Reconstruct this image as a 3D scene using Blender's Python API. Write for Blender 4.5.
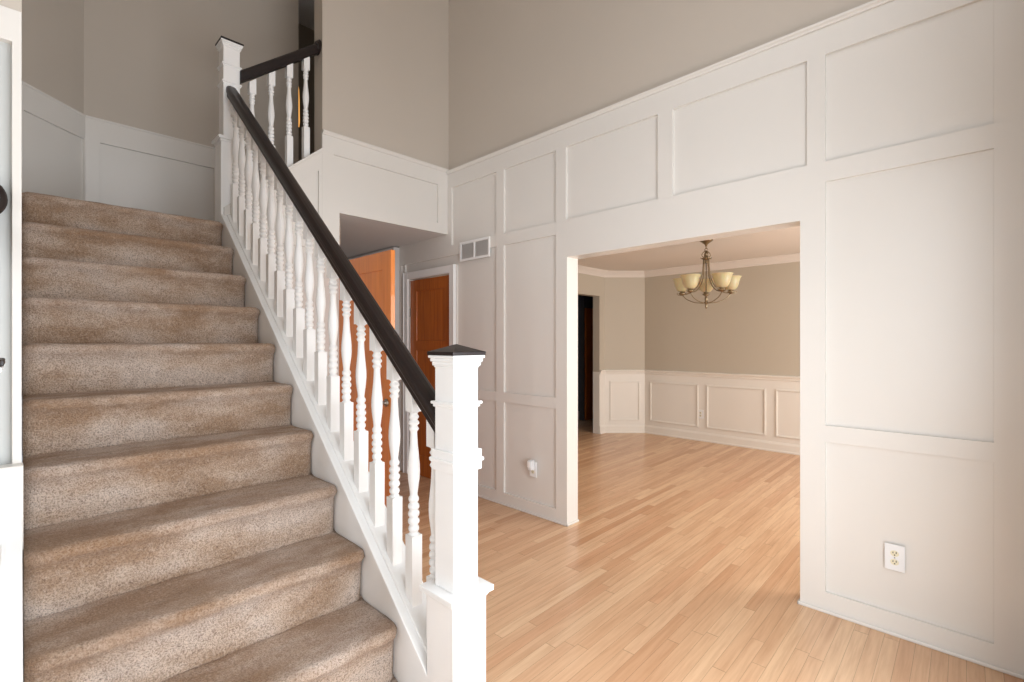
import bpy, bmesh, math, random
from mathutils import Vector, Matrix
random.seed(7)
S = bpy.context.scene
COL = S.collection
for o in list(bpy.data.objects): bpy.data.objects.remove(o)

# ---------------------------------------------------------------- camera
YAW = math.radians(45.6)
cd = bpy.data.cameras.new('camera'); cam = bpy.data.objects.new('camera', cd); COL.objects.link(cam)
cam.location = (0, 0, 1.40); cam.rotation_euler = (math.pi/2, 0, -YAW)
cd.sensor_width = 36; cd.lens = 36*484/1024; cd.shift_y = 1.5/1024; cd.clip_start = 0.02
S.camera = cam
# ---------------------------------------------------------------- world, exposure
w = bpy.data.worlds.new('world'); S.world = w; w.use_nodes = True
bg = w.node_tree.nodes['Background']; bg.inputs[0].default_value = (0.75, 0.85, 1, 1); bg.inputs[1].default_value = 0.6
S.view_settings.view_transform = 'Standard'; S.view_settings.look = 'None'
S.view_settings.gamma = 1; S.view_settings.use_curve_mapping = False
S.view_settings.exposure = 0.0
# ---------------------------------------------------------------- daylight through the openings
def area(name, loc, target, sx, sy, power, col=(1, 1, 1), spread=180):
    l = bpy.data.lights.new(name, 'AREA'); l.shape = 'RECTANGLE'; l.size = sx; l.size_y = sy
    l.energy = power; l.color = col; l.spread = math.radians(spread)
    o = bpy.data.objects.new(name, l); COL.objects.link(o); o.location = loc
    o.rotation_euler = (Vector(target)-Vector(loc)).to_track_quat('-Z', 'Y').to_euler()
    return o
area('entry_daylight', (1.12, -0.22, 1.08), (1.12, 1, 1.08), 2.0, 2.0, 70, (0.92, 0.965, 1))
area('transom_daylight', (1.25, -0.22, 3.55), (1.25, 1, 3.2), 1.9, 1.0, 22, (0.97, 0.98, 1))
area('tall_window_daylight', (-2.86, 0.45, 2.0), (1, 0.45, 2.0), 0.42, 3.4, 66, (0.9, 0.955, 1))
area('dining_daylight', (5.0, -1.26, 1.45), (5.0, 1, 1.0), 2.3, 1.5, 104, (1, 0.98, 0.94))

# ---------------------------------------------------------------- materials
def srgb(r, g, b):
    f = lambda c: (c/255/12.92) if c/255 <= .04045 else ((c/255+.055)/1.055)**2.4
    return (f(r), f(g), f(b), 1)
def base_mat(name, col, rough=.5, metal=0, coat=0):
    m = bpy.data.materials.new(name); m.use_nodes = True
    b = m.node_tree.nodes['Principled BSDF']
    b.inputs['Base Color'].default_value = col; b.inputs['Roughness'].default_value = rough
    b.inputs['Metallic'].default_value = metal; b.inputs['Coat Weight'].default_value = coat
    return m, m.node_tree, b
class N:
    def __init__(s, nt): s.nt = nt
    def new(s, t, **k):
        n = s.nt.nodes.new(t)
        for a, v in k.items(): setattr(n, a, v)
        return n
    def val(s, sock, v):
        if hasattr(v, 'is_output') or isinstance(v, bpy.types.NodeSocket): s.nt.links.new(v, sock)
        else: sock.default_value = v
    def math(s, op, a, b=0.0, c=0.0):
        n = s.new('ShaderNodeMath', operation=op)
        s.val(n.inputs[0], a); s.val(n.inputs[1], b)
        if op in ('MULTIPLY_ADD', 'SMOOTHSTEP'): s.val(n.inputs[2], c)
        return n.outputs[0]
    def noise(s, vec, scale, detail=2, rough=.5):
        n = s.new('ShaderNodeTexNoise'); s.val(n.inputs['Vector'], vec)
        n.inputs['Scale'].default_value = scale; n.inputs['Detail'].default_value = detail; n.inputs['Roughness'].default_value = rough
        return n.outputs[0]
    def mix(s, fac, a, b, mode='MIX'):
        n = s.new('ShaderNodeMix', data_type='RGBA', blend_type=mode)
        s.val(n.inputs[0], fac); s.val(n.inputs[6], a); s.val(n.inputs[7], b)
        return n.outputs[2]
    def ramp(s, fac, stops):
        n = s.new('ShaderNodeValToRGB'); s.val(n.inputs[0], fac)
        e = n.color_ramp.elements
        while len(e) < len(stops): e.new(.5)
        for k, (p, c) in enumerate(stops): e[k].position = p; e[k].color = c
        return n.outputs[0]
    def mapping(s, vec, scale=(1, 1, 1), rot=(0, 0, 0)):
        n = s.new('ShaderNodeMapping'); s.val(n.inputs[0], vec); n.inputs['Scale'].default_value = scale; n.inputs['Rotation'].default_value = rot
        return n.outputs[0]
    def bump(s, h, strength, dist=.01):
        n = s.new('ShaderNodeBump'); s.val(n.inputs['Height'], h); n.inputs['Strength'].default_value = strength; n.inputs['Distance'].default_value = dist
        return n.outputs[0]
def paint(name, col, rough, coat=0, bump=.05):
    m, nt, b = base_mat(name, col, rough, 0, coat); n = N(nt)
    co = n.new('ShaderNodeTexCoord').outputs['Object']
    big = n.noise(co, 1.7, 3)
    c2 = tuple(list(x*.965 for x in col[:3])+[1])
    nt.links.new(n.mix(big, col, c2), b.inputs['Base Color'])
    nt.links.new(n.bump(n.noise(co, 130, 3), bump, .003), b.inputs['Normal'])
    return m
M = {}
M['white'] = paint('wainscot_white_paint', srgb(229, 225, 219), .27, .0)
M['pale'] = paint('shaded_grey_panel_paint', srgb(196, 198, 196), .35)  # grey put into the panel colour to stand for low light there
M['gloss'] = paint('trim_white_gloss_paint', srgb(247, 247, 246), .3, .0, .02)
M['beige'] = paint('beige_wall_paint', srgb(199, 189, 177), .6)
M['tan'] = paint('dining_tan_wall_paint', srgb(197, 187, 171), .6)
M['cream'] = paint('dining_cream_wainscot_paint', srgb(240, 235, 227), .4)
M['ceil'] = paint('ceiling_paint', srgb(232, 224, 216), .8)
M['grey'] = paint('hall_grey_ceiling_paint', srgb(222, 219, 217), .8)
M['dark'] = paint('unlit_room_darkened_paint', srgb(70, 72, 76), .7)  # walls coloured dark to stand for the missing light
M['shade'] = paint('upper_hall_shaded_paint', srgb(150, 138, 122), .7)  # darker than the beige walls, the hall's shade put into the colour
def wood(name, c1, c2, rough, scale, coat=.3):
    m, nt, b = base_mat(name, c1, rough, 0, coat); n = N(nt)
    co = n.new('ShaderNodeTexCoord').outputs['Object']
    v = n.mapping(co, scale)
    g = n.noise(v, 1, 5, .6)
    nt.links.new(n.ramp(g, [(.3, c2), (.7, c1)]), b.inputs['Base Color'])
    nt.links.new(n.bump(g, .05, .002), b.inputs['Normal'])
    return m
M['espresso'] = wood('espresso_stained_wood', srgb(30, 15, 14), srgb(18, 9, 8), .38, (60, 6, 60), .0)
M['orange'] = wood('honey_orange_stained_wood', srgb(228, 134, 46), srgb(208, 114, 34), .35, (45, 45, 2.2))
M['redbrown'] = wood('chestnut_stained_wood', srgb(196, 108, 36), srgb(164, 84, 26), .35, (45, 45, 2.2))
M['bronze'] = base_mat('antique_brass', srgb(150, 136, 112), .3, .95)[0]
M['nickel'] = base_mat('brushed_nickel', srgb(170, 166, 158), .3, 1)[0]
M['plastic'] = base_mat('white_plastic', srgb(238, 239, 240), .3)[0]
M['ivory'] = base_mat('ivory_plastic', srgb(232, 226, 200), .3)[0]
M['black'] = base_mat('black_slot', srgb(20, 20, 20), .6)[0]
M['louver'] = base_mat('grey_enamel_louver', srgb(210, 208, 205), .4)[0]
m, nt, b = base_mat('amber_alabaster_glass', srgb(232, 214, 166), .35)
b.inputs['Transmission Weight'].default_value = .25; b.inputs['Subsurface Weight'].default_value = .3
n = N(nt); co = n.new('ShaderNodeTexCoord').outputs['Object']
nt.links.new(n.mix(n.noise(co, 14, 4), srgb(236, 220, 184), srgb(218, 196, 150)), b.inputs['Base Color'])
M['shadeglass'] = m
m, nt, b = base_mat('window_glass', (1, 1, 1, 1), .02); b.inputs['Transmission Weight'].default_value = 1
M['glass'] = m
m = bpy.data.materials.new('warm_glow'); m.use_nodes = True
b = m.node_tree.nodes['Principled BSDF']; b.inputs['Base Color'].default_value = srgb(255, 210, 140)
b.inputs['Emission Color'].default_value = srgb(255, 176, 84); b.inputs['Emission Strength'].default_value = 1.1
M['glow'] = m
# strip oak floor
def oak():
    m, nt, b = base_mat('strip_oak_floor', srgb(220, 175, 135), .3, 0, .15); n = N(nt)
    co = n.new('ShaderNodeTexCoord').outputs['Object']
    co = n.mapping(co, (1, 1, 1), (0, 0, math.radians(-1.2)))
    sp = n.new('ShaderNodeSeparateXYZ'); nt.links.new(co, sp.inputs[0])
    x, y = sp.outputs[0], sp.outputs[1]
    W = .0572
    yr = n.math('DIVIDE', y, W); row = n.math('FLOOR', yr); fy = n.math('FRACT', yr)
    wn = n.new('ShaderNodeTexWhiteNoise', noise_dimensions='1D'); n.val(wn.inputs['W'], row)
    L = n.math('MULTIPLY_ADD', wn.outputs['Value'], .9, .75)
    xr = n.math('ADD', n.math('DIVIDE', x, L), n.math('MULTIPLY', wn.outputs['Value'], 37.0))
    ix = n.math('FLOOR', xr); fx = n.math('FRACT', xr)
    cv = n.new('ShaderNodeCombineXYZ'); n.val(cv.inputs[0], row); n.val(cv.inputs[1], ix)
    w2 = n.new('ShaderNodeTexWhiteNoise', noise_dimensions='3D'); nt.links.new(cv.outputs[0], w2.inputs['Vector'])
    rnd = w2.outputs['Value']
    pal = n.ramp(rnd, [(0, srgb(204, 154, 114)), (.1, srgb(214, 168, 130)), (.35, srgb(222, 180, 142)), (.6, srgb(228, 188, 150)), (.85, srgb(234, 198, 160)), (1, srgb(218, 170, 132))])
    # grain stretched along the board, shifted per board
    off = n.new('ShaderNodeVectorMath', operation='MULTIPLY_ADD')
    nt.links.new(cv.outputs[0], off.inputs[0]); off.inputs[1].default_value = (3.7, 5.3, 0); nt.links.new(co, off.inputs[2])
    g = n.noise(n.mapping(off.outputs[0], (3.0, 55, 1)), 1, 5, .62)
    g2 = n.noise(n.mapping(off.outputs[0], (1.2, 12, 1)), 1, 3, .5)
    col = n.mix(n.math('MULTIPLY', n.ramp(g, [(.42, (0, 0, 0, 1)), (.72, (1, 1, 1, 1))]), .35), pal, srgb(170, 112, 72), 'MIX')
    col = n.mix(n.math('MULTIPLY', n.ramp(g2, [(.55, (0, 0, 0, 1)), (.8, (1, 1, 1, 1))]), .5), col, srgb(178, 120, 80), 'MIX')
    # seams
    ey = n.math('MINIMUM', fy, n.math('SUBTRACT', 1, fy)); ex = n.math('MINIMUM', fx, n.math('SUBTRACT', 1, fx))
    sy = n.math('LESS_THAN', ey, .013); sx = n.math('LESS_THAN', ex, .0012)
    seam = n.math('MAXIMUM', sy, sx)
    col = n.mix(n.math('MULTIPLY', seam, .55), col, srgb(120, 76, 46))
    nt.links.new(col, b.inputs['Base Color'])
    nt.links.new(n.math('MULTIPLY_ADD', g, .12, .27), b.inputs['Roughness'])
    hh = n.math('SUBTRACT', n.math('MULTIPLY', g, .25), seam)
    nt.links.new(n.bump(hh, .12, .001), b.inputs['Normal'])
    return m
M['oak'] = oak()
def carpet():
    m, nt, b = base_mat('plush_carpet', srgb(178, 150, 128), .95); n = N(nt)
    b.inputs['Sheen Weight'].default_value = .1; b.inputs['Sheen Roughness'].default_value = .5
    co = n.new('ShaderNodeTexCoord').outputs['Object']
    big = n.noise(n.mapping(co, (.7, 1.5, 1.5)), 4.2, 3, .5); mid = n.noise(co, 26, 3, .6); fine = n.noise(co, 190, 4, .8); fine2 = n.noise(co, 95, 3, .7)
    c = n.ramp(big, [(.38, srgb(182, 150, 122)), (.5, srgb(212, 187, 166)), (.62, srgb(228, 210, 196))])
    c = n.mix(n.math('MULTIPLY', n.ramp(mid, [(.4, (0, 0, 0, 1)), (.75, (1, 1, 1, 1))]), .35), c, srgb(150, 118, 92))
    c = n.mix(n.math('MULTIPLY', n.ramp(fine, [(.36, (1, 1, 1, 1)), (.54, (0, 0, 0, 1))]), .8), c, srgb(108, 82, 64))
    c = n.mix(n.math('MULTIPLY', n.ramp(fine2, [(.48, (0, 0, 0, 1)), (.7, (1, 1, 1, 1))]), .35), c, srgb(226, 208, 192))
    at = n.new('ShaderNodeAttribute', attribute_name='nosing_brown').outputs['Fac']
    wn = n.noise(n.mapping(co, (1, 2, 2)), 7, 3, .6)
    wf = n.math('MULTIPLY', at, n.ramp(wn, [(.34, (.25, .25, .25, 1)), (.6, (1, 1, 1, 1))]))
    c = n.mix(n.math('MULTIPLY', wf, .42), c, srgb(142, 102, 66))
    nt.links.new(c, b.inputs['Base Color'])
    h = n.math('ADD', n.math('MULTIPLY', fine, .7), n.math('MULTIPLY', fine2, .6))
    nt.links.new(n.bump(h, .8, .012), b.inputs['Normal'])
    return m
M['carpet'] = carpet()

# ---------------------------------------------------------------- mesh helpers
def finish(name, bm, mats, parent=None, bevel=0, smooth=False, segs=2):
    bmesh.ops.recalc_face_normals(bm, faces=bm.faces)
    me = bpy.data.meshes.new(name); bm.to_mesh(me); bm.free()
    if not isinstance(mats, (list, tuple)): mats = [mats]
    for x in mats: me.materials.append(x)
    if smooth:
        for p in me.polygons: p.use_smooth = True
    o = bpy.data.objects.new(name, me); COL.objects.link(o)
    if parent: o.parent = parent
    if bevel:
        bv = o.modifiers.new('bevel', 'BEVEL'); bv.width = bevel; bv.segments = segs; bv.limit_method = 'ANGLE'; bv.angle_limit = math.radians(30)
    return o
def struct(o):
    o['kind'] = 'structure'; return o
def tag(o, label, cat, group=None):
    o['label'] = label; o['category'] = cat
    if group: o['group'] = group
    return o
def thing(name, label, cat, loc=(0, 0, 0), rz=0, group=None):
    o = bpy.data.objects.new(name, None); COL.objects.link(o); o.location = loc; o.rotation_euler = (0, 0, rz)
    o.empty_display_size = .1
    return tag(o, label, cat, group)
def box(bm, x0, x1, y0, y1, z0, z1, mi=0):
    v = [bm.verts.new(p) for p in ((x0,y0,z0),(x1,y0,z0),(x1,y1,z0),(x0,y1,z0),(x0,y0,z1),(x1,y0,z1),(x1,y1,z1),(x0,y1,z1))]
    for f in ((0,3,2,1),(4,5,6,7),(0,1,5,4),(1,2,6,5),(2,3,7,6),(3,0,4,7)):
        bm.faces.new([v[i] for i in f]).material_index = mi
def prism(bm, pts, ext, mi=0):
    """pts: 3D polygon, ext: extrusion vector"""
    e = Vector(ext); a = [bm.verts.new(p) for p in pts]; b = [bm.verts.new(Vector(p)+e) for p in pts]
    bm.faces.new(a).material_index = mi; bm.faces.new(b[::-1]).material_index = mi
    n = len(pts)
    for i in range(n):
        bm.faces.new((a[i], b[i], b[(i+1) % n], a[(i+1) % n])).material_index = mi
def lathe(bm, prof, c=(0, 0, 0), seg=20, mi=0, cap=True):
    rings = []
    for r, z in prof:
        rings.append([bm.verts.new((c[0]+r*math.cos(2*math.pi*k/seg), c[1]+r*math.sin(2*math.pi*k/seg), c[2]+z)) for k in range(seg)])
    for i in range(len(rings)-1):
        for k in range(seg):
            f = bm.faces.new((rings[i][k], rings[i][(k+1) % seg], rings[i+1][(k+1) % seg], rings[i+1][k])); f.material_index = mi; f.smooth = True
    if cap:
        bm.faces.new(rings[0][::-1]).material_index = mi; bm.faces.new(rings[-1]).material_index = mi
def tube(bm, pts, r, seg=10, mi=0):
    pts = [Vector(p) for p in pts]; rings = []
    for i, p in enumerate(pts):
        t = (pts[min(i+1, len(pts)-1)]-pts[max(i-1, 0)]).normalized()
        up = Vector((0, 0, 1)) if abs(t.z) < .95 else Vector((0, 1, 0))
        a = t.cross(up).normalized(); b_ = t.cross(a)
        rr = r[i] if isinstance(r, (list, tuple)) else r
        rings.append([bm.verts.new(p+rr*(math.cos(2*math.pi*k/seg)*a+math.sin(2*math.pi*k/seg)*b_)) for k in range(seg)])
    for i in range(len(rings)-1):
        for k in range(seg):
            f = bm.faces.new((rings[i][k], rings[i][(k+1) % seg], rings[i+1][(k+1) % seg], rings[i+1][k])); f.smooth = True; f.material_index = mi
    bm.faces.new(rings[0][::-1]).material_index = mi; bm.faces.new(rings[-1]).material_index = mi
def spline(pts, n=8):
    P = [Vector(p) for p in pts]; P = [2*P[0]-P[1]]+P+[2*P[-1]-P[-2]]; out = []
    for i in range(1, len(P)-2):
        for k in range(n):
            t = k/n
            out.append(.5*((2*P[i])+(-P[i-1]+P[i+1])*t+(2*P[i-1]-5*P[i]+4*P[i+1]-P[i+2])*t*t+(-P[i-1]+3*P[i]-3*P[i+1]+P[i+2])*t**3))
    out.append(P[-2]); return out
def grid_wall(name, O, U, Nn, us, zs, fn, thick, mats, parent=None, bevel=.0015, both=False):
    """wall whose front surface steps in and out. fn(u,z) -> None (hole) or (depth, material)"""
    O, U, Nn = Vector(O), Vector(U).normalized(), Vector(Nn).normalized()
    us = sorted(set(round(x, 5) for x in us)); zs = sorted(set(round(x, 5) for x in zs))
    cell = {}
    for i in range(len(us)-1):
        for j in range(len(zs)-1):
            cell[i, j] = fn((us[i]+us[i+1])/2, (zs[j]+zs[j+1])/2)
    bm = bmesh.new(); cache = {}
    def V(i, j, d):
        k = (i, j, round(d, 5))
        if k not in cache: cache[k] = bm.verts.new(O+U*us[i]+Vector((0, 0, zs[j]))+Nn*d)
        return cache[k]
    def quad(vs, mi):
        try: bm.faces.new(vs).material_index = mi
        except ValueError: pass
    def bk(c): return -thick-(c[0] if both else 0)
    for (i, j), c in cell.items():
        if c is None: continue
        d, mi = c
        quad((V(i,j,d), V(i+1,j,d), V(i+1,j+1,d), V(i,j+1,d)), mi)
        e = bk(c); quad((V(i,j,e), V(i,j+1,e), V(i+1,j+1,e), V(i+1,j,e)), mi)
        for di, dj, a, b in ((1,0,(i+1,j),(i+1,j+1)), (-1,0,(i,j),(i,j+1)), (0,1,(i,j+1),(i+1,j+1)), (0,-1,(i,j),(i+1,j))):
            o = cell.get((i+di, j+dj))
            if o is None:
                quad((V(*a, d), V(*a, e), V(*b, e), V(*b, d)), mi)
            elif o[0] < d-1e-6:
                quad((V(*a, d), V(*a, o[0]), V(*b, o[0]), V(*b, d)), mi)
                if both: quad((V(*a, e), V(*a, bk(o)), V(*b, bk(o)), V(*b, e)), mi)
    bmesh.ops.recalc_face_normals(bm, faces=bm.faces)
    return finish(name, bm, mats, parent, bevel, segs=2)
def inrect(rects, u, z):
    return any(a < u < b and c < z < d for a, b, c, d in rects)
TOP = 5.3
# ================================================================ SETTING
bm = bmesh.new(); box(bm, -3.0, 8.1, -1.5, 7.0, -.12, 0); struct(finish('floor', bm, M['oak']))
bm = bmesh.new(); box(bm, -3.0, 3.07, -.3, 7.0, TOP, TOP+.1); struct(finish('ceiling', bm, M['ceil']))

# ---- right wall, board and batten wainscot with the dining room opening
T = .018; BY = 3.75; RZ = 3.05
ZR = [.105, .885, .97, 2.24, 2.34, 2.895]
A = [(-.024, .595), (.68, 1.432), (1.536, 2.294), (2.394, 2.97), (3.065, 3.687)]
panels = [(a, b, 2.34, 2.895) for a, b in A]
panels += [(-.024, .595, .97, 2.235), (-.024, .595, .105, .885), (2.394, 2.97, .97, 2.24), (2.394, 2.97, .105, .885),
           (3.065, 3.61, .97, 2.24), (3.065, 3.61, .105, .885), (3.61, 4.49, 2.145, 2.24), (4.50, 4.56, .105, 2.24)]
OPEN = (.711, 2.282, -1, 2.052); D2 = (3.695, 4.412, -1, 2.07)
def f_right(u, z):
    if inrect([OPEN, D2], u, z): return None
    if z > RZ: return (0, 1)
    if inrect([(3.618, 4.489, 0, 2.147)], u, z): return (.008, 0)
    if inrect(panels, u, z): return (0, 0)
    return (T, 0)
us = [-.12, 4.60, .711, 2.282, 3.695, 4.412, 3.618, 4.489]+[x for p in panels for x in p[:2]]
zs = [0, TOP, RZ, 2.052, 2.07, 2.147]+[x for p in panels for x in p[2:]]
struct(grid_wall('wall_right', (2.93+T, 0, 0), (0, 1, 0), (-1, 0, 0), us, zs, f_right, .119, [M['white'], M['beige']]))
# cap moulding along the top of the wainscot
def cap_profile(o, n, z):     # small crown: returns 3D polygon at origin o, outward n
    P = [(0, -.016), (.010, -.015), (.014, -.006), (.022, 0), (.024, .004), (.024, .013), (.0, .016)]
    return [Vector(o)+Vector(n)*p+Vector((0, 0, z+q)) for p, q in P]
bm = bmesh.new(); prism(bm, cap_profile((2.93, -.12, 0), (-1, 0, 0), RZ), (0, 3.87, 0)); struct(finish('trim_1', bm, M['white'], bevel=.002))
bm = bmesh.new(); prism(bm, cap_profile((1.686, BY, 0), (0, -1, 0), RZ+.018), (1.258, 0, 0)); struct(finish('trim_2', bm, M['white'], bevel=.002))
# shoe moulding on the floor
bm = bmesh.new()
def shoe(x0, x1, y0, y1): box(bm, x0, x1, y0, y1, 0, .018)
shoe(2.918, 2.93, -.12, .723); shoe(2.918, 2.93, 2.27, 3.61)
shoe(2.918, 3.07, .711, .723); shoe(2.918, 3.07, 2.27, 2.282)
struct(finish('baseboard_right', bm, M['white'], bevel=.005))

# ---- bulkhead wall over the passage
def f_back(u, z):
    if u > 1.828 and z < 2.452: return None
    if z > 3.07: return (T-.001, 1)
    if inrect([(1.778, 2.818, 2.548, 2.915)], u, z): return (0, 0)
    return (T, 0)
struct(grid_wall('wall_back', (0, BY+T, 0), (1, 0, 0), (0, -1, 0), [1.686, 2.947, 1.828, 1.778, 2.818], [0, TOP, 3.07, 2.452, 2.548, 2.915], f_back, .004, [M['white'], M['beige']]))
bm = bmesh.new(); box(bm, 1.687, 2.947, BY+T+.0041, 3.90, 2.845, TOP); box(bm, 1.687, 1.827, BY+T+.0041, 3.90, 0, 2.844); struct(finish('wall_back_core', bm, M['beige']))
# triangular wainscot under the upper flight
SL = .85
def sill(x): return 2.934+SL*(x-1.677)
bm = bmesh.new()
prism(bm, [(1.00, BY+T, 0), (1.686, BY+T, 0), (1.686, BY+T, sill(1.686)-.02), (1.00, BY+T, sill(1.00)-.02)], (0, .16, 0))
def strip(x0, x1, t0, t1):   # sloped board measured down from the sill
    prism(bm, [(x0, BY, sill(x0)-t1), (x1, BY, sill(x1)-t1), (x1, BY, sill(x1)-t0), (x0, BY, sill(x0)-t0)], (0, .065, 0))
strip(1.13, 1.686, .02, .165)
box(bm, 1.659, 1.686, BY+.0002, 3.8, 0, 2.79); box(bm, 1.13, 1.17, BY+.0002, 3.8, 0, 2.35); box(bm, 1.15, 1.66, BY+.0004, 3.8, 2.14, 2.24); box(bm, 1.15, 1.66, BY+.0004, 3.8, 0, .105)
struct(finish('wall_stair_flank', bm, M['white'], bevel=.0015))
bm = bmesh.new()
prism(bm, [(1.08, BY-.015, sill(1.08)-.025), (1.686, BY-.015, sill(1.686)-.025), (1.686, BY-.015, sill(1.686)), (1.08, BY-.015, sill(1.08))], (0, .21, 0))
struct(finish('trim_3', bm, M['white'], bevel=.003))

# ---- landing walls
def wain(name, O, U, Nn, L, x0, x1, mats=None):
    def f(u, z):
        if z > 3.06: return (0, 1)
        if x0 < u < x1 and 2.4 < z < 2.895: return (0, 0)
        return (T, 0)
    return struct(grid_wall(name, O, U, Nn, [0, L, x0, x1], [2.0, TOP, 3.06, 2.4, 2.895], f, .12, [M['white'], M['beige']]))
wain('wall_landing', (.34, 4.75, 0), (1, 0, 0), (0, -1, 0), 1.56, .09, .84)
q = math.sqrt(.5)
wain('wall_landing_corner', (.34, 4.75, 0), (-q, -q, 0), (q, -q, 0), .475, .014, .46)
for k, (o, nn, e) in enumerate([((.34, 4.75, 0), (0, -1, 0), (1.56, 0, 0)), ((.34, 4.75, 0), (q, -q, 0), (-.336, -.336, 0))]):
    bm = bmesh.new(); prism(bm, cap_profile(o, nn, RZ+.01), e); struct(finish('trim_%d' % (4+k), bm, M['white'], bevel=.002))
bm = bmesh.new(); box(bm, -.145, .004, 2.262, 4.42, 0, TOP); struct(finish('wall_left_stairwell', bm, M['beige']))
# wall end beside the left newel, white wainscot up to 2.43 m
def f_gable(u, z):
    if z > 2.43: return (0, 1)
    if -1.4 < u < -.0125 and .12 < z < 2.33: return (-.014, 2)
    return (.012, 0)
struct(grid_wall('wall_gable', (0, 2.16, 0), (1, 0, 0), (0, -1, 0), [-2.9, .0085, -1.4, -.0125], [0, TOP, 2.43, .12, 2.33], f_gable, .1, [M['white'], M['beige'], M['pale']]))
def f_left(u, z):
    if .2 < u < .64 and .3 < z < 3.7: return None
    return (0, 1)
struct(grid_wall('wall_left', (-2.8, 0, 0), (0, 1, 0), (1, 0, 0), [-.3, 2.15, .2, .64], [0, TOP, .3, 3.7], f_left, .12, [M['white'], M['beige']]))
def f_front(u, z):
    if -.15 < u < 2.15 and z < 2.1: return None
    if .3 < u < 2.2 and 3.05 < z < 4.05: return None
    return (0, 1)
struct(grid_wall('wall_front', (0, -.125, 0), (1, 0, 0), (0, 1, 0), [-2.9, 2.93, -.15, 2.15, .3, 2.2], [0, TOP, 2.1, 3.05, 4.05], f_front, .12, [M['white'], M['beige']]))
# front door casing seen at the right edge of the view
bm = bmesh.new(); box(bm, 2.15, 2.26, -.125, -.105, 0, 2.2); box(bm, -.26, -.15, -.125, -.105, 0, 2.2); box(bm, -.149, 2.149, -.125, -.106, 2.1, 2.199)
struct(finish('trim_6', bm, M['gloss'], bevel=.003))

# ---- passage behind the bulkhead
bm = bmesh.new(); box(bm, 1.70, 2.86, 6.90, 7.0, 0, 2.44); struct(finish('wall_passage_end', bm, M['grey']))
bm = bmesh.new(); box(bm, 1.70, 1.82, 3.925, 6.90, 0, 2.44); struct(finish('wall_passage_left', bm, M['grey']))
bm = bmesh.new(); box(bm, 2.86, 3.06, 4.602, 6.90, 0, 2.44); struct(finish('wall_passage_right', bm, M['grey']))
bm = bmesh.new(); box(bm, 1.829, 2.928, BY+T+.0041, 7.0, 2.453, 2.84); struct(finish('ceiling_passage', bm, M['grey']))
# upper storey beyond the landing
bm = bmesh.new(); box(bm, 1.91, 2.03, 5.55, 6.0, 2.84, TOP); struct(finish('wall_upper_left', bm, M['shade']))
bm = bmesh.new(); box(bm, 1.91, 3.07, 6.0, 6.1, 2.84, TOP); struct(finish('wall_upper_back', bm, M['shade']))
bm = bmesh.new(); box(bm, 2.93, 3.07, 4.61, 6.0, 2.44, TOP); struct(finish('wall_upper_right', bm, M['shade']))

# ---- doors of the passage
def door(name, W, H, mats, panels, parent=None, th=.035):
    """panelled slab, local x = width, local y = thickness, z up"""
    def f(u, z): return (-.009, 0) if inrect(panels, u, z) else (0, 0)
    us = [0, W]+[x for p in panels for x in p[:2]]; zs = [.01, H]+[x for p in panels for x in p[2:]]
    return grid_wall(name, (0, 0, 0), (1, 0, 0), (0, -1, 0), us, zs, f, th, mats, parent, .003, True)
def knob(parent, x, y, z, ny):
    bm = bmesh.new(); lathe(bm, [(.028, 0), (.028, .006), (.012, .01), (.012, .03), (.024, .04), (.029, .052), (.024, .064), (.008, .069)], seg=20)
    o = finish('knob', bm, M['nickel'], parent); o.location = (x, y, z); o.rotation_euler = (math.pi/2*(1 if ny < 0 else -1), 0, 0); return o
P6 = lambda W, H: [(.115, W-.115, .22, 1.32), (.115, W-.115, 1.42, H-.12)]
d1 = door('door_1', .79, 2.05, M['orange'], [(.115, .675, .22, .95), (.115, .675, 1.06, 1.92)])
d1.location = (1.824, 3.762, 0); d1.rotation_euler = (0, 0, -math.pi/2); struct(d1)
knob(d1, .735, -.001, .975, -1)
for z in (.25, 1.05, 1.80):
    bm = bmesh.new(); box(bm, -.012, .002, -.006, .004, z-.045, z+.045); h = finish('hinge', bm, M['nickel'], d1, bevel=.002)
d2 = door('door_2', .71, 2.06, M['redbrown'], P6(.71, 2.06))
d2.location = (2.945, 4.409, 0); d2.rotation_euler = (0, 0, -math.pi/2); struct(d2)
knob(d2, .65, -.001, .95, -1)
for z in (.30, 1.05, 1.72):
    bm = bmesh.new(); box(bm, -.006, .012, -.016, -.001, z-.045, z+.045); finish('hinge', bm, M['nickel'], d2, bevel=.002)
# casing of door 2
bm = bmesh.new()
for y0, y1 in ((3.618, 3.695), (4.412, 4.489)): box(bm, 2.906, 2.93, y0, y1, 0, 2.147)
box(bm, 2.907, 2.93, 3.696, 4.411, 2.072, 2.146)
for y0, y1 in ((3.622, 3.632), (4.475, 4.485)): box(bm, 2.898, 2.93, y0, y1, 0, 2.147)
struct(finish('trim_7', bm, M['gloss'], bevel=.002))

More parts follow.
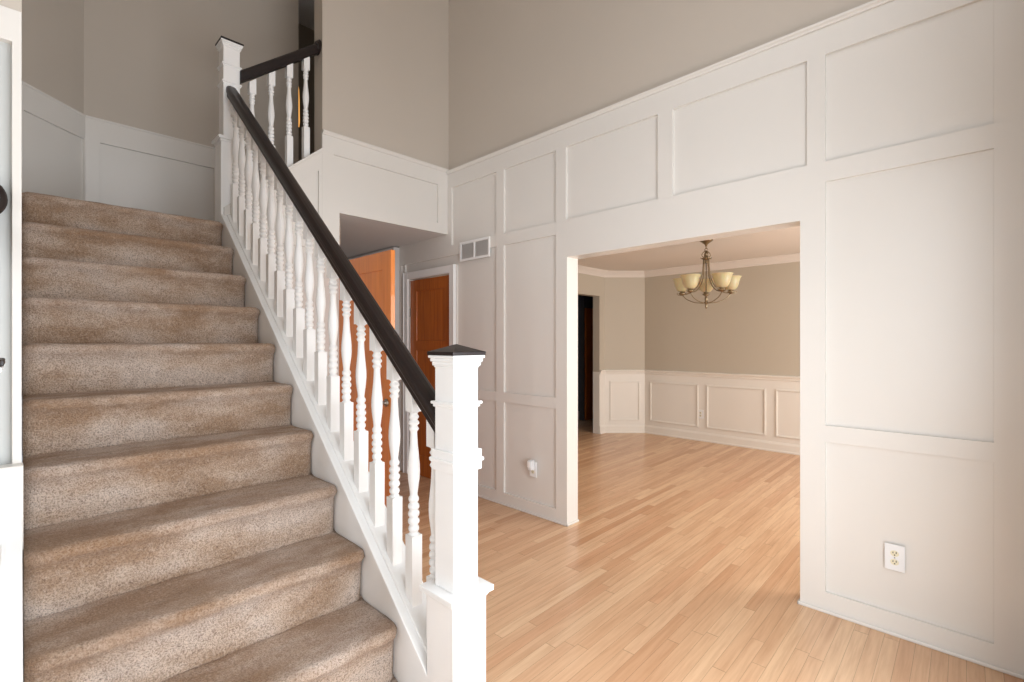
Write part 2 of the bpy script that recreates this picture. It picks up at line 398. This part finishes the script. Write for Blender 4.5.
# ================================================================ DINING ROOM
DC = 2.50
def frame_mould(bm, O, U, Nn, u0, u1, z0, z1, w=.028, d=.016):
    O, U, Nn = Vector(O), Vector(U).normalized(), Vector(Nn).normalized()
    def bar(a0, a1, b0, b1, d=d):
        for (k, dd) in ((0, d*.55), (w*.28, d)):
            p = [O+U*(a0+k)+Vector((0, 0, b0+k)), O+U*(a1-k)+Vector((0, 0, b0+k)), O+U*(a1-k)+Vector((0, 0, b1-k)), O+U*(a0+k)+Vector((0, 0, b1-k))]
            prism(bm, p, Nn*dd)
    bar(u0, u1, z1-w, z1); bar(u0, u1, z0, z0+w); bar(u0, u0+w, z0, z1, d*.96); bar(u1-w, u1, z0, z1, d*.96)
def dining_wall(name, O, U, Nn, L, frames, hole=None, n0=10):
    def f(u, z):
        if hole and hole[0] < u < hole[1] and z < hole[2]: return None
        return (0, 0 if z < .95 else 1)
    us = [0, L]+(list(hole[:2]) if hole else []); zs = [0, .95, DC]+([hole[2]] if hole else [])
    wobj = struct(grid_wall(name, O, U, Nn, us, zs, f, .12, [M['cream'], M['tan']], bevel=0))
    O, U, Nn = Vector(O), Vector(U).normalized(), Vector(Nn).normalized()
    runs = [(0, L)] if not hole else [(a, b) for a, b in ((0, hole[0]), (hole[1], L)) if b-a > .01]
    for a, b in runs:
        bm = bmesh.new(); o = O+U*a
        P = [(0, .91), (.012, .915), (.016, .94), (.026, .95), (.034, .962), (.034, .975), (0, .98)]
        prism(bm, [o+Nn*p+Vector((0, 0, z)) for p, z in P], U*(b-a))
        finish('chair_rail', bm, M['cream'], wobj, bevel=.002)
        bm = bmesh.new(); P = [(0, 0), (.022, 0), (.022, .018), (.014, .026), (.014, .10), (.006, .12), (0, .125)]
        prism(bm, [o+Nn*p+Vector((0, 0, z)) for p, z in P], U*(b-a))
        finish('baseboard', bm, M['cream'], wobj, bevel=.002)
    bm = bmesh.new(); P = [(0, DC-.095), (.012, DC-.09), (.018, DC-.07), (.045, DC-.04), (.07, DC-.018), (.08, DC-.01), (.08, DC), (0, DC)]
    prism(bm, [O+Nn*p+Vector((0, 0, z)) for p, z in P], U*L)
    finish('crown_moulding', bm, M['ceil'], wobj, bevel=.002)
    for fr in frames:
        bm = bmesh.new(); frame_mould(bm, O, U, Nn, *fr); finish('panel_moulding', bm, M['cream'], wobj, bevel=.002)
    return wobj
# far wall x = 6.8, u runs along +y from y=-1.3
fy = [(2.93, 3.69), (2.04, 2.82), (1.16, 1.93), (.27, 1.05), (-.62, .16)]
dining_wall('wall_dining_far', (6.8, -1.3, 0), (0, 1, 0), (-1, 0, 0), 5.08, [(a+1.3, b+1.3, .19, .805) for a, b in fy])
dining_wall('wall_dining_corner', (6.8, 3.78, 0), (-q, q, 0), (-q, -q, 0), .622, [(.075, .545, .19, .805)])
dining_wall('wall_dining_back', (6.36, 4.22, 0), (-1, 0, 0), (0, -1, 0), 3.29, [(1.3, 2.0, .19, .805), (2.2, 3.0, .19, .805)], (.14, 1.0, 2.11))
bm = bmesh.new(); box(bm, 3.0, 7.0, -1.5, 4.5, DC, DC+.1); struct(finish('ceiling_dining', bm, M['ceil']))
def f_dw(u, z):
    if .7 < u < 3.0 and .7 < z < 2.2: return None
    return (0, 1)
struct(grid_wall('wall_dining_window', (3.067, -1.2, 0), (1, 0, 0), (0, 1, 0), [0, 3.74, .7, 3.0], [0, DC, .7, 2.2], f_dw, .12, [M['cream'], M['tan']], bevel=0))
bm = bmesh.new(); box(bm, 3.0, 3.067, -1.3, -.13, 0, DC); struct(finish('wall_dining_side', bm, M['tan']))
# unlit room past the dining doorway
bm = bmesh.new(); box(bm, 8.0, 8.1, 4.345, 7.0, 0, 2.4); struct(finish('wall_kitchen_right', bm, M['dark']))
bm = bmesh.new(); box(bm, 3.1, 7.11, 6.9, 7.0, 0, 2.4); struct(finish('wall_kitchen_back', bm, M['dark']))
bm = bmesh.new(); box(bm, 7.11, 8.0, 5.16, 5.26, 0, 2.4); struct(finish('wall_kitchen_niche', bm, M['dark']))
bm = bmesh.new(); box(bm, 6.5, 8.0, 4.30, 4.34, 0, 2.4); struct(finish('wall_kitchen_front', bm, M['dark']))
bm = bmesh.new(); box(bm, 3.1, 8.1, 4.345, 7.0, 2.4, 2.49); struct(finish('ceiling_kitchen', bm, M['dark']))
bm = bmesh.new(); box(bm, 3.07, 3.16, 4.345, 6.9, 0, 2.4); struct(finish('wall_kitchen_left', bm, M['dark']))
d3 = door('door_3', .7, 2.02, M['redbrown'], [(.1, .6, .2, .95), (.1, .6, 1.06, 1.9)])
d3.location = (7.13, 5.12, 0); struct(d3)
knob(d3, .54, -.001, .95, -1)

# ================================================================ WINDOWS (frames around the daylight)
def window(name, loc, U, W, H, nx, nz):
    root = struct(bpy.data.objects.new(name, None)); COL.objects.link(root); root.location = loc
    root.rotation_euler = (0, 0, math.atan2(U[1], U[0]))
    bm = bmesh.new(); t = .045
    box(bm, 0, W, -.03, .03, 0, t); box(bm, 0, W, -.03, .03, H-t, H); box(bm, 0, t, -.03, .03, t, H-t); box(bm, W-t, W, -.03, .03, t, H-t)
    for i in range(1, nx): x = W*i/nx; box(bm, x-.01, x+.01, -.015, .015, t, H-t)
    for j in range(1, nz): z = H*j/nz; box(bm, t, W-t, -.012, .012, z-.01, z+.01)
    finish('window_frame', bm, M['gloss'], root, bevel=.003)
    return root
window('window_1', (.3, -.185, 3.05), (1, 0), 1.9, 1.0, 3, 1)
window('window_2', (-2.86, .2, .3), (0, 1), .44, 3.4, 1, 2)
window('window_3', (3.767, -1.25, .7), (1, 0), 2.3, 1.5, 3, 1)

# ================================================================ STAIRCASE
RISE, RUN = .2067, .2417
NY, NZ = 3.707, 2.222
XL, XR = .012, .982
def line(y): return .845*y-.905          # top of the closed stringer
stair = thing('staircase', 'carpeted staircase with white closed stringers climbing to the landing', 'staircase', (.5, 1.25, 0))
def put(o):                              # parent while keeping world coordinates
    o.parent = stair; o.matrix_parent_inverse = Matrix.Translation((-.5, -1.25, 0)); return o
def step_mesh(k):
    """one carpeted step: rounded nosing, soft riser, slightly cushioned tread"""
    y, z = NY-k*RUN, NZ-k*RISE
    last = k == 10
    z0 = 0 if last else z-RISE-.012
    dep = RUN+.045
    prof = [(y+dep, z0), (y+.03, z0), (y+.030, z0+.02), (y+.026, z-.10), (y+.020, z-.06), (y+.008, z-.045)]
    for a in range(0, 7):
        t = math.radians(200-a*18.5); prof.append((y+.024+.026*math.cos(t), z-.026+.026*math.sin(t)))
    prof += [(y+.07, z+.001), (y+.14, z-.001), (y+RUN+.02, z), (y+dep, z)]
    NOSING_BROWN = [0, 0, 0, .15, .55, .8]+[1]*8+[.9, .5, .2, .1]  # brown tint, strongest on the nosing, fading over tread and riser
    bm = bmesh.new(); nx = 40; rings = []; lay = bm.verts.layers.float.new('nosing_brown')
    for i in range(nx+1):
        s = i/nx; x = XL+(XR-XL)*s; ring = []
        e = min(s, 1-s)*(XR-XL); r = max(0, .034-e)/.034
        for j, (py, pz) in enumerate(prof):
            wob = .0022*math.sin(x*31+k*1.7+j*.9)+.0016*math.sin(x*67+j*2.1+k)
            dy = 0; dz = 0
            if 2 <= j <= 13: dy = wob+r*r*.026
            if 9 <= j <= 15: dz = wob*.7-r*r*.006
            v_ = bm.verts.new((x, py+dy, pz+dz)); v_[lay] = NOSING_BROWN[min(j, len(NOSING_BROWN)-1)]; ring.append(v_)
        rings.append(ring)
    m_ = len(prof)
    for i in range(nx):
        for j in range(m_): 
            f = bm.faces.new((rings[i][j], rings[i+1][j], rings[i+1][(j+1) % m_], rings[i][(j+1) % m_])); f.smooth = True
    bm.faces.new(rings[0]); bm.faces.new(rings[-1][::-1])
    return bm
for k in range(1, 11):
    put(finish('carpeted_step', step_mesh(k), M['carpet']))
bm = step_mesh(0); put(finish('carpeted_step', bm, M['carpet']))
bm = bmesh.new()
prism(bm, [(.012, 3.97, NZ-.2), (1.90, 3.97, NZ-.2), (1.90, 4.735, NZ-.2), (.36, 4.735, NZ-.2), (.012, 4.40, NZ-.2)], (0, 0, .2))
put(finish('carpeted_landing', bm, M['carpet'], bevel=.01))
# upper flight steps behind the sloped wall
for k in range(1, 4):
    bm = bmesh.new(); x = 1.18+.245*(k-1); box(bm, x, 1.93 if k == 3 else x+.29, 3.925, 4.735, NZ-.0, NZ+.2094*k)
    put(finish('carpeted_step', bm, M['carpet'], bevel=.02, segs=3))
def stringer(name, x0, x1, y0, y1, lip):
    bm = bmesh.new()
    prism(bm, [(x0, y0, 0), (x0, y1, 0), (x0, y1, line(y1)), (x0, y0, line(y0))], (x1-x0, 0, 0))
    put(finish(name, bm, M['gloss'], bevel=.004))
    a, b = (x0+lip, x1-.03)
    bm = bmesh.new()
    prism(bm, [(a, y0+.02, line(y0+.02)-.002), (a, y1, line(y1)-.002), (a, y1, line(y1)+.012), (a, y0+.02, line(y0+.02)+.012)], (b-a, 0, 0))
    put(finish('shoe_rail', bm, M['gloss'], bevel=.003))
stringer('closed_stringer', .984, 1.13, 1.36, 3.79, .032)
stringer('closed_stringer', -.135, .0095, 1.36, 2.15, .03)

# ================================================================ BALUSTRADES
def baluster_bm(yd=(0, 1)):
    """local origin on the stringer line at the baluster axis; yd = direction of the slope"""
    bm = bmesh.new(); h = .0225
    top, b0, b1 = .825, .0, .256
    def block(z0, z1, s0=0, s1=0):
        vs = []
        for (dx, dy) in ((-h, -h), (h, -h), (h, h), (-h, h)):
            sl = .845*(dx*yd[0]+dy*yd[1]); vs.append((dx, dy, sl))
        a = [bm.verts.new((x, y, z0+s*s0)) for x, y, s in vs]; c = [bm.verts.new((x, y, z1+s*s1)) for x, y, s in vs]
        bm.faces.new(a[::-1]); bm.faces.new(c)
        for i in range(4): bm.faces.new((a[i], a[(i+1) % 4], c[(i+1) % 4], c[i]))
    block(.008, .257, 1, 0); block(.726, top, 0, 1)
    P = [(.0225, .257), (.019, .262), (.014, .267)]
    z = .267
    for r in (.0205, .022, .022, .0215, .020):          # turned beads
        P += [(r*.72, z+.001), (r*.95, z+.007), (r, z+.0135), (r*.95, z+.020), (r*.72, z+.026)]; z += .028
    P += [(.0145, z+.006), (.0175, z+.03), (.0215, z+.06), (.0235, z+.088), (.0228, z+.115), (.0195, z+.15), (.0155, z+.19), (.0135, z+.225), (.013, z+.24)]
    z += .242
    for r in (.019, .021, .0195):
        P += [(r*.72, z+.001), (r, z+.0085), (r, z+.0125), (r*.72, z+.021)]; z += .0225
    P += [(.015, z+.003), (.0225, .726)]
    lathe(bm, P, seg=20)
    return bm
def newel(parent, base, shelf, collars, top, name='newel_post'):
    """base: bottom z; shelf: z of the wide ledge; collars [(z,style)]; top: z of cap underside"""
    bm = bmesh.new()
    def sq(w, z0, z1): box(bm, -w, w, -w, w, z0, z1)
    sq(.0725, base, shelf-.02); sq(.078, shelf-.034, shelf-.02); sq(.0915, shelf-.02, shelf)
    sq(.0525, shelf, top-.002)
    for z, st in collars:
        if st == 1: sq(.064, z, z+.010); sq(.058, z-.010, z)
        else:
            for a in range(3): sq(.0675-.005*abs(a-1)*1.2, z+.017*a, z+.017*a+.013)
            sq(.062, z-.012, z+.058)
    # crown under the cap
    for i, (w_, z0, z1) in enumerate(((.0555, top-.042, top-.036), (.060, top-.036, top-.022), (.065, top-.022, top-.010), (.070, top-.010, top))): sq(w_, z0, z1)
    o = finish(name, bm, M['gloss'], parent, bevel=.003)
    bm = bmesh.new(); w_ = .0725
    box(bm, -w_, w_, -w_, w_, top, top+.013)
    a = [bm.verts.new((x*w_*.93, y*w_*.93, top+.013)) for x, y in ((-1, -1), (1, -1), (1, 1), (-1, 1))]
    t = bm.verts.new((0, 0, top+.038))
    for i in range(4): bm.faces.new((a[i], a[(i+1) % 4], t))
    c = finish('newel_cap', bm, M['espresso'], o, bevel=.003)
    c['label'] = 'dark espresso wooden pyramid cap'
    return o
def rail_bm(p0, p1, side, flare=False):
    """moulded handrail swept from p0 to p1 (centre line of the underside); side = horizontal unit vector across; ends vertical"""
    p0, p1, side = Vector(p0), Vector(p1), Vector(side)
    P = [(-.026, 0), (.026, 0), (.031, .008), (.031, .034), (.035, .046), (.036, .070), (.033, .086), (.024, .098), (.010, .103), (-.010, .103), (-.024, .098), (-.033, .086), (-.036, .070), (-.035, .046), (-.031, .034), (-.031, .008)]
    bm = bmesh.new(); prism(bm, [p0+side*x+Vector((0, 0, z*.87)) for x, z in P], p1-p0)
    return bm
def rosette(parent, loc, rot):
    bm = bmesh.new(); lathe(bm, [(.058, 0), (.060, .006), (.054, .014), (.046, .018), (.044, .026)], seg=32)
    o = finish('rosette', bm, M['espresso'], parent, bevel=.001); o.location = loc; o.rotation_euler = rot; return o
def dupe(src, loc, parent):
    c = src.copy(); COL.objects.link(c); c.parent = parent; c.location = loc; return c
NX = 1.0565
bm = bmesh.new(); box(bm, -.14, .0122, 2.10, 2.159, 0, 1.025); put(finish('stringer_end_block', bm, M['white'], bevel=.003))
r1 = thing('stair_railing', 'long white staircase balustrade with dark handrail between two newel posts', 'railing', (NX, 1.302, 0), 0)
newel(r1, 0, .568, [(1.190, 1), (.978, 3)], 1.357)
np2 = newel(r1, -.03, .62, [(1.135, 1), (1.010, 1)], 1.300); np2.location = (0, 3.855-1.302, 2.214)
def rb(y): return line(y)+.810           # underside of the handrail
bm = rail_bm((0, 1.345-1.302, rb(1.345)), (0, 3.81-1.302, rb(3.81)), (1, 0, 0))
o = finish('handrail', bm, M['espresso'], r1, bevel=.0015); o['label'] = 'dark espresso handrail'
y = 1.424; n_b = 18; sp = (3.718-1.424)/(n_b-1)
first = finish('baluster', baluster_bm((0, 1)), M['gloss'], r1); first.location = (0, y-1.302, line(y))
for i in range(1, n_b):
    yy = y+sp*i; dupe(first, (0, yy-1.302, line(yy)), r1)
# upper flight railing, from the landing newel to the wall
r2 = thing('stair_railing', 'short white balustrade of the upper flight ending at the wall with a round rosette', 'railing', (1.12, 3.818, 2.3))
def rb2(x): return 3.253+.795*(x-1.11)
bm = rail_bm((-.01, 0, rb2(1.11)-2.3), (1.68-1.12, 0, rb2(1.68)-2.3), (0, 1, 0))
o = finish('handrail', bm, M['espresso'], r2, bevel=.0015); o['label'] = 'dark espresso handrail'
rosette(r2, (1.686-1.12, 0, rb2(1.69)-2.3+.045), (0, -math.pi/2, 0))
fb = None
for x in (1.193, 1.325, 1.455, 1.583):
    loc = (x-1.12, 0, sill(x)-.01-2.3)
    if fb is None:
        fb = finish('baluster', baluster_bm((1, 0)), M['gloss'], r2); fb.location = loc; fb.scale = (1, 1, .955)
    else: dupe(fb, loc, r2)
# left railing: only its newel edge and rosette reach the picture
r3 = thing('stair_railing', 'left balustrade at the foot of the stairs, only its newel edge in view', 'railing', (-.0895, 1.302, 0))
newel(r3, 0, .568, [(1.190, 1), (.978, 3)], 1.357)
bm = rail_bm((0, .04, rb(1.345)), (0, 2.125-1.302, rb(2.125)), (1, 0, 0))
finish('handrail', bm, M['espresso'], r3, bevel=.0015)
rosette(r3, (0, 2.147-1.302, rb(2.125)+.135), (math.pi/2, 0, 0)).scale = (1.15, 1.15, 1.15)
fb = finish('baluster', baluster_bm((0, 1)), M['gloss'], r3); fb.location = (0, 1.424-1.302, line(1.424))
for i in range(1, 5): yy = 1.424+sp*i; dupe(fb, (0, yy-1.302, line(yy)), r3)

# ================================================================ SMALL THINGS
# return-air grille (faces -x)
v = thing('air_vent', 'white framed return air grille with two grey louver sections high on the panelled wall', 'vent', (2.93, 3.345, 2.252))
bm = bmesh.new(); w2, h2 = .207, .090
for a in ((-w2, w2, h2-.022, h2), (-w2, w2, -h2, -h2+.022), (-w2, -w2+.022, -h2+.022, h2-.022), (w2-.022, w2, -h2+.022, h2-.022), (-.009, .009, -h2+.022, h2-.022)):
    box(bm, -.012, 0, a[0], a[1], a[2], a[3])
finish('vent_frame', bm, M['gloss'], v, bevel=.002)
bm = bmesh.new(); box(bm, -.002, 0, -w2+.02, w2-.02, -h2+.02, h2-.02); finish('vent_backing', bm, M['louver'], v)
for y0, y1 in ((-w2+.022, -.009), (.009, w2-.022)):
    bm = bmesh.new()
    z = -h2+.026
    while z < h2-.028:
        prism(bm, [(-.010, y0, z), (-.003, y0, z+.006), (-.002, y0, z+.005), (-.009, y0, z-.001)], (0, y1-y0, 0)); z += .0095
    finish('louver_grille', bm, M['louver'], v)
def outlet(label, loc, nrm, mw=.039, mh=.062, plug=False):
    """duplex outlet; local +y is out of the wall"""
    o = thing('wall_outlet', label, 'outlet', loc, math.atan2(-nrm[0], nrm[1]))
    bm = bmesh.new(); box(bm, -mw, mw, 0, .006, -mh, mh); finish('cover_plate', bm, M['plastic'], o, bevel=.003)
    for s in (-1, 1):
        bm = bmesh.new()
        P = [(.0168*math.cos(math.radians(t)), .0145*math.sin(math.radians(t))) for t in range(0, 360, 20)]
        prism(bm, [(x, .006, s*.0205+z) for x, z in P], (0, .0025, 0)); r = finish('receptacle', bm, M['ivory'], o, bevel=.0008)
        bm = bmesh.new()
        box(bm, -.0075, -.0045, .0075, .0092, s*.0205, s*.0205+.009); box(bm, .0045, .0075, .0075, .0092, s*.0205, s*.0205+.008)
        box(bm, -.0025, .0025, .0075, .0092, s*.0205-.0095, s*.0205-.0045)
        finish('slot', bm, M['black'], r)
    bm = bmesh.new(); lathe(bm, [(.003, 0), (.003, .0012), (.001, .0016)], seg=12); sc = finish('screw', bm, M['nickel'], o); sc.location = (0, .006, 0); sc.rotation_euler = (-math.pi/2, 0, 0)
    return o
outlet('white duplex outlet on the wide panel right of the dining opening', (2.93, .311, .374), (-1, 0))
outlet('small white wall outlet with a plug-in night light left of the dining opening', (2.93, 2.625, .372), (-1, 0))
nl = thing('night_light', 'small white night light plugged into the outlet left of the dining opening', 'night light', (2.9215, 2.625, .40))
bm = bmesh.new(); box(bm, -.040, -.0, -.022, .022, -.030, .050); finish('body', bm, M['plastic'], nl, bevel=.008, segs=3)
bm = bmesh.new(); box(bm, -.052, -.046, -.016, .016, -.006, .045); finish('lens', bm, M['gloss'], nl, bevel=.003)
outlet('pale outlet between two framed panels on the dining room far wall', (6.8, 2.90, .38), (-1, 0))

# chandelier
CX, CY = 5.165, 2.144
ch = thing('chandelier', 'antique brass chandelier with five amber glass bell shades in the dining room', 'chandelier', (CX, CY, 1.76))
Z = lambda z: z-1.76
bm = bmesh.new(); lathe(bm, [(.068, Z(2.5)), (.070, Z(2.490)), (.052, Z(2.478)), (.030, Z(2.462)), (.014, Z(2.448)), (.010, Z(2.43))][::-1], seg=28); finish('canopy', bm, M['bronze'], ch)
bm = bmesh.new()
def torus(bm, c, R, r, ax, n=20, sx=1):
    pts = []
    for k in range(n+1):
        t = 2*math.pi*k/n; pts.append(Vector(c)+Vector((R*math.cos(t)*sx if ax == 0 else 0, R*math.cos(t)*sx if ax == 1 else 0, R*math.sin(t))))
    tube(bm, pts, r, 8)
torus(bm, (0, 0, Z(2.420)), .016, .0035, 0); torus(bm, (0, 0, Z(2.392)), .018, .0035, 1); finish('chain', bm, M['bronze'], ch)
# leaf-like scroll cage below the chain
for k in range(4):
    a = math.pi/4+k*math.pi/2; bm = bmesh.new(); c_, s_ = math.cos(a), math.sin(a)
    tube(bm, spline([(0, 0, Z(2.385)), (.030*c_, .030*s_, Z(2.365)), (.046*c_, .046*s_, Z(2.335)), (.030*c_, .030*s_, Z(2.31)), (.05*c_, .05*s_, Z(2.298)), (.058*c_, .058*s_, Z(2.31))]), .005, 8)
    finish('scroll', bm, M['bronze'], ch)
bm = bmesh.new(); lathe(bm, [(.006, Z(2.375)), (.018, Z(2.36)), (.022, Z(2.345)), (.012, Z(2.33)), (.030, Z(2.315)), (.046, Z(2.305)), (.046, Z(2.297)), (.022, Z(2.285)), (.014, Z(2.268)), (.020, Z(2.258)), (.008, Z(2.246))][::-1], seg=24); finish('hub', bm, M['bronze'], ch)
bm = bmesh.new(); lathe(bm, [(.006, Z(2.25)), (.006, Z(1.90)), (.013, Z(1.885)), (.016, Z(1.86)), (.011, Z(1.84)), (.024, Z(1.832)), (.026, Z(1.822)), (.014, Z(1.812)), (.009, Z(1.80)), (.014, Z(1.79)), (.010, Z(1.778)), (.003, Z(1.76))][::-1], seg=20); finish('centre_stem', bm, M['bronze'], ch)
for k in range(5):
    a = math.atan2(-CY, -CX)+math.radians(36)+2*math.pi*k/5
    c_, s_ = math.cos(a), math.sin(a); R = .258
    P = lambda r, z: (r*c_, r*s_, Z(z))
    bm = bmesh.new(); tube(bm, spline([P(.028, 2.29), P(.034, 2.20), P(.046, 2.11), P(.085, 2.02), P(.15, 1.955), P(.21, 1.932), P(R, 1.938)]), .0062, 8)
    arm = finish('arm', bm, M['bronze'], ch)
    bm = bmesh.new(); tube(bm, spline([P(R, 1.925), P(.21, 1.875), P(.13, 1.838), P(.06, 1.825), P(.02, 1.822)]), .0045, 8)
    tube(bm, spline([P(R-.01, 1.928), P(R+.03, 1.922), P(R+.058, 1.938), P(R+.05, 1.952)]), .004, 8)
    finish('brace', bm, M['bronze'], arm)
    bm = bmesh.new(); lathe(bm, [(.012, 1.918), (.020, 1.925), (.036, 1.932), (.040, 1.942), (.026, 1.950), (.030, 1.965), (.028, 1.975)], c=(R*c_, R*s_, -1.76), seg=20); finish('socket_cup', bm, M['bronze'], arm)
    bm = bmesh.new()
    prof = [(.030, 1.962), (.052, 1.970), (.070, 1.990), (.081, 2.015), (.089, 2.045), (.098, 2.075), (.111, 2.098), (.116, 2.103), (.112, 2.104), (.094, 2.076), (.085, 2.045), (.077, 2.017), (.066, 1.994), (.048, 1.975), (.026, 1.967)]
    prof = [(r_*.92, z_) for r_, z_ in prof]; lathe(bm, prof, c=(R*c_, R*s_, -1.76), seg=28, cap=False); finish('glass_shade', bm, M['shadeglass'], ch)
# slim amber lamp of unclear source in the upper hall, seen between two balusters
sc = thing('amber_glow', 'slim amber lamp in the upper hallway seen between railing balusters', 'glow', (1.955, 4.90, 3.60))
bm = bmesh.new(); lathe(bm, [(.010, -.06), (.016, 0), (.014, .2), (.010, .32), (.004, .36)], seg=16); finish('glow_tube', bm, M['glow'], sc)  # tube is an invented shape that carries the unexplained amber glow
bm = bmesh.new(); lathe(bm, [(.004, -.16), (.02, -.12), (.022, -.06), (.012, -.055)], seg=16); finish('holder', bm, M['bronze'], sc)
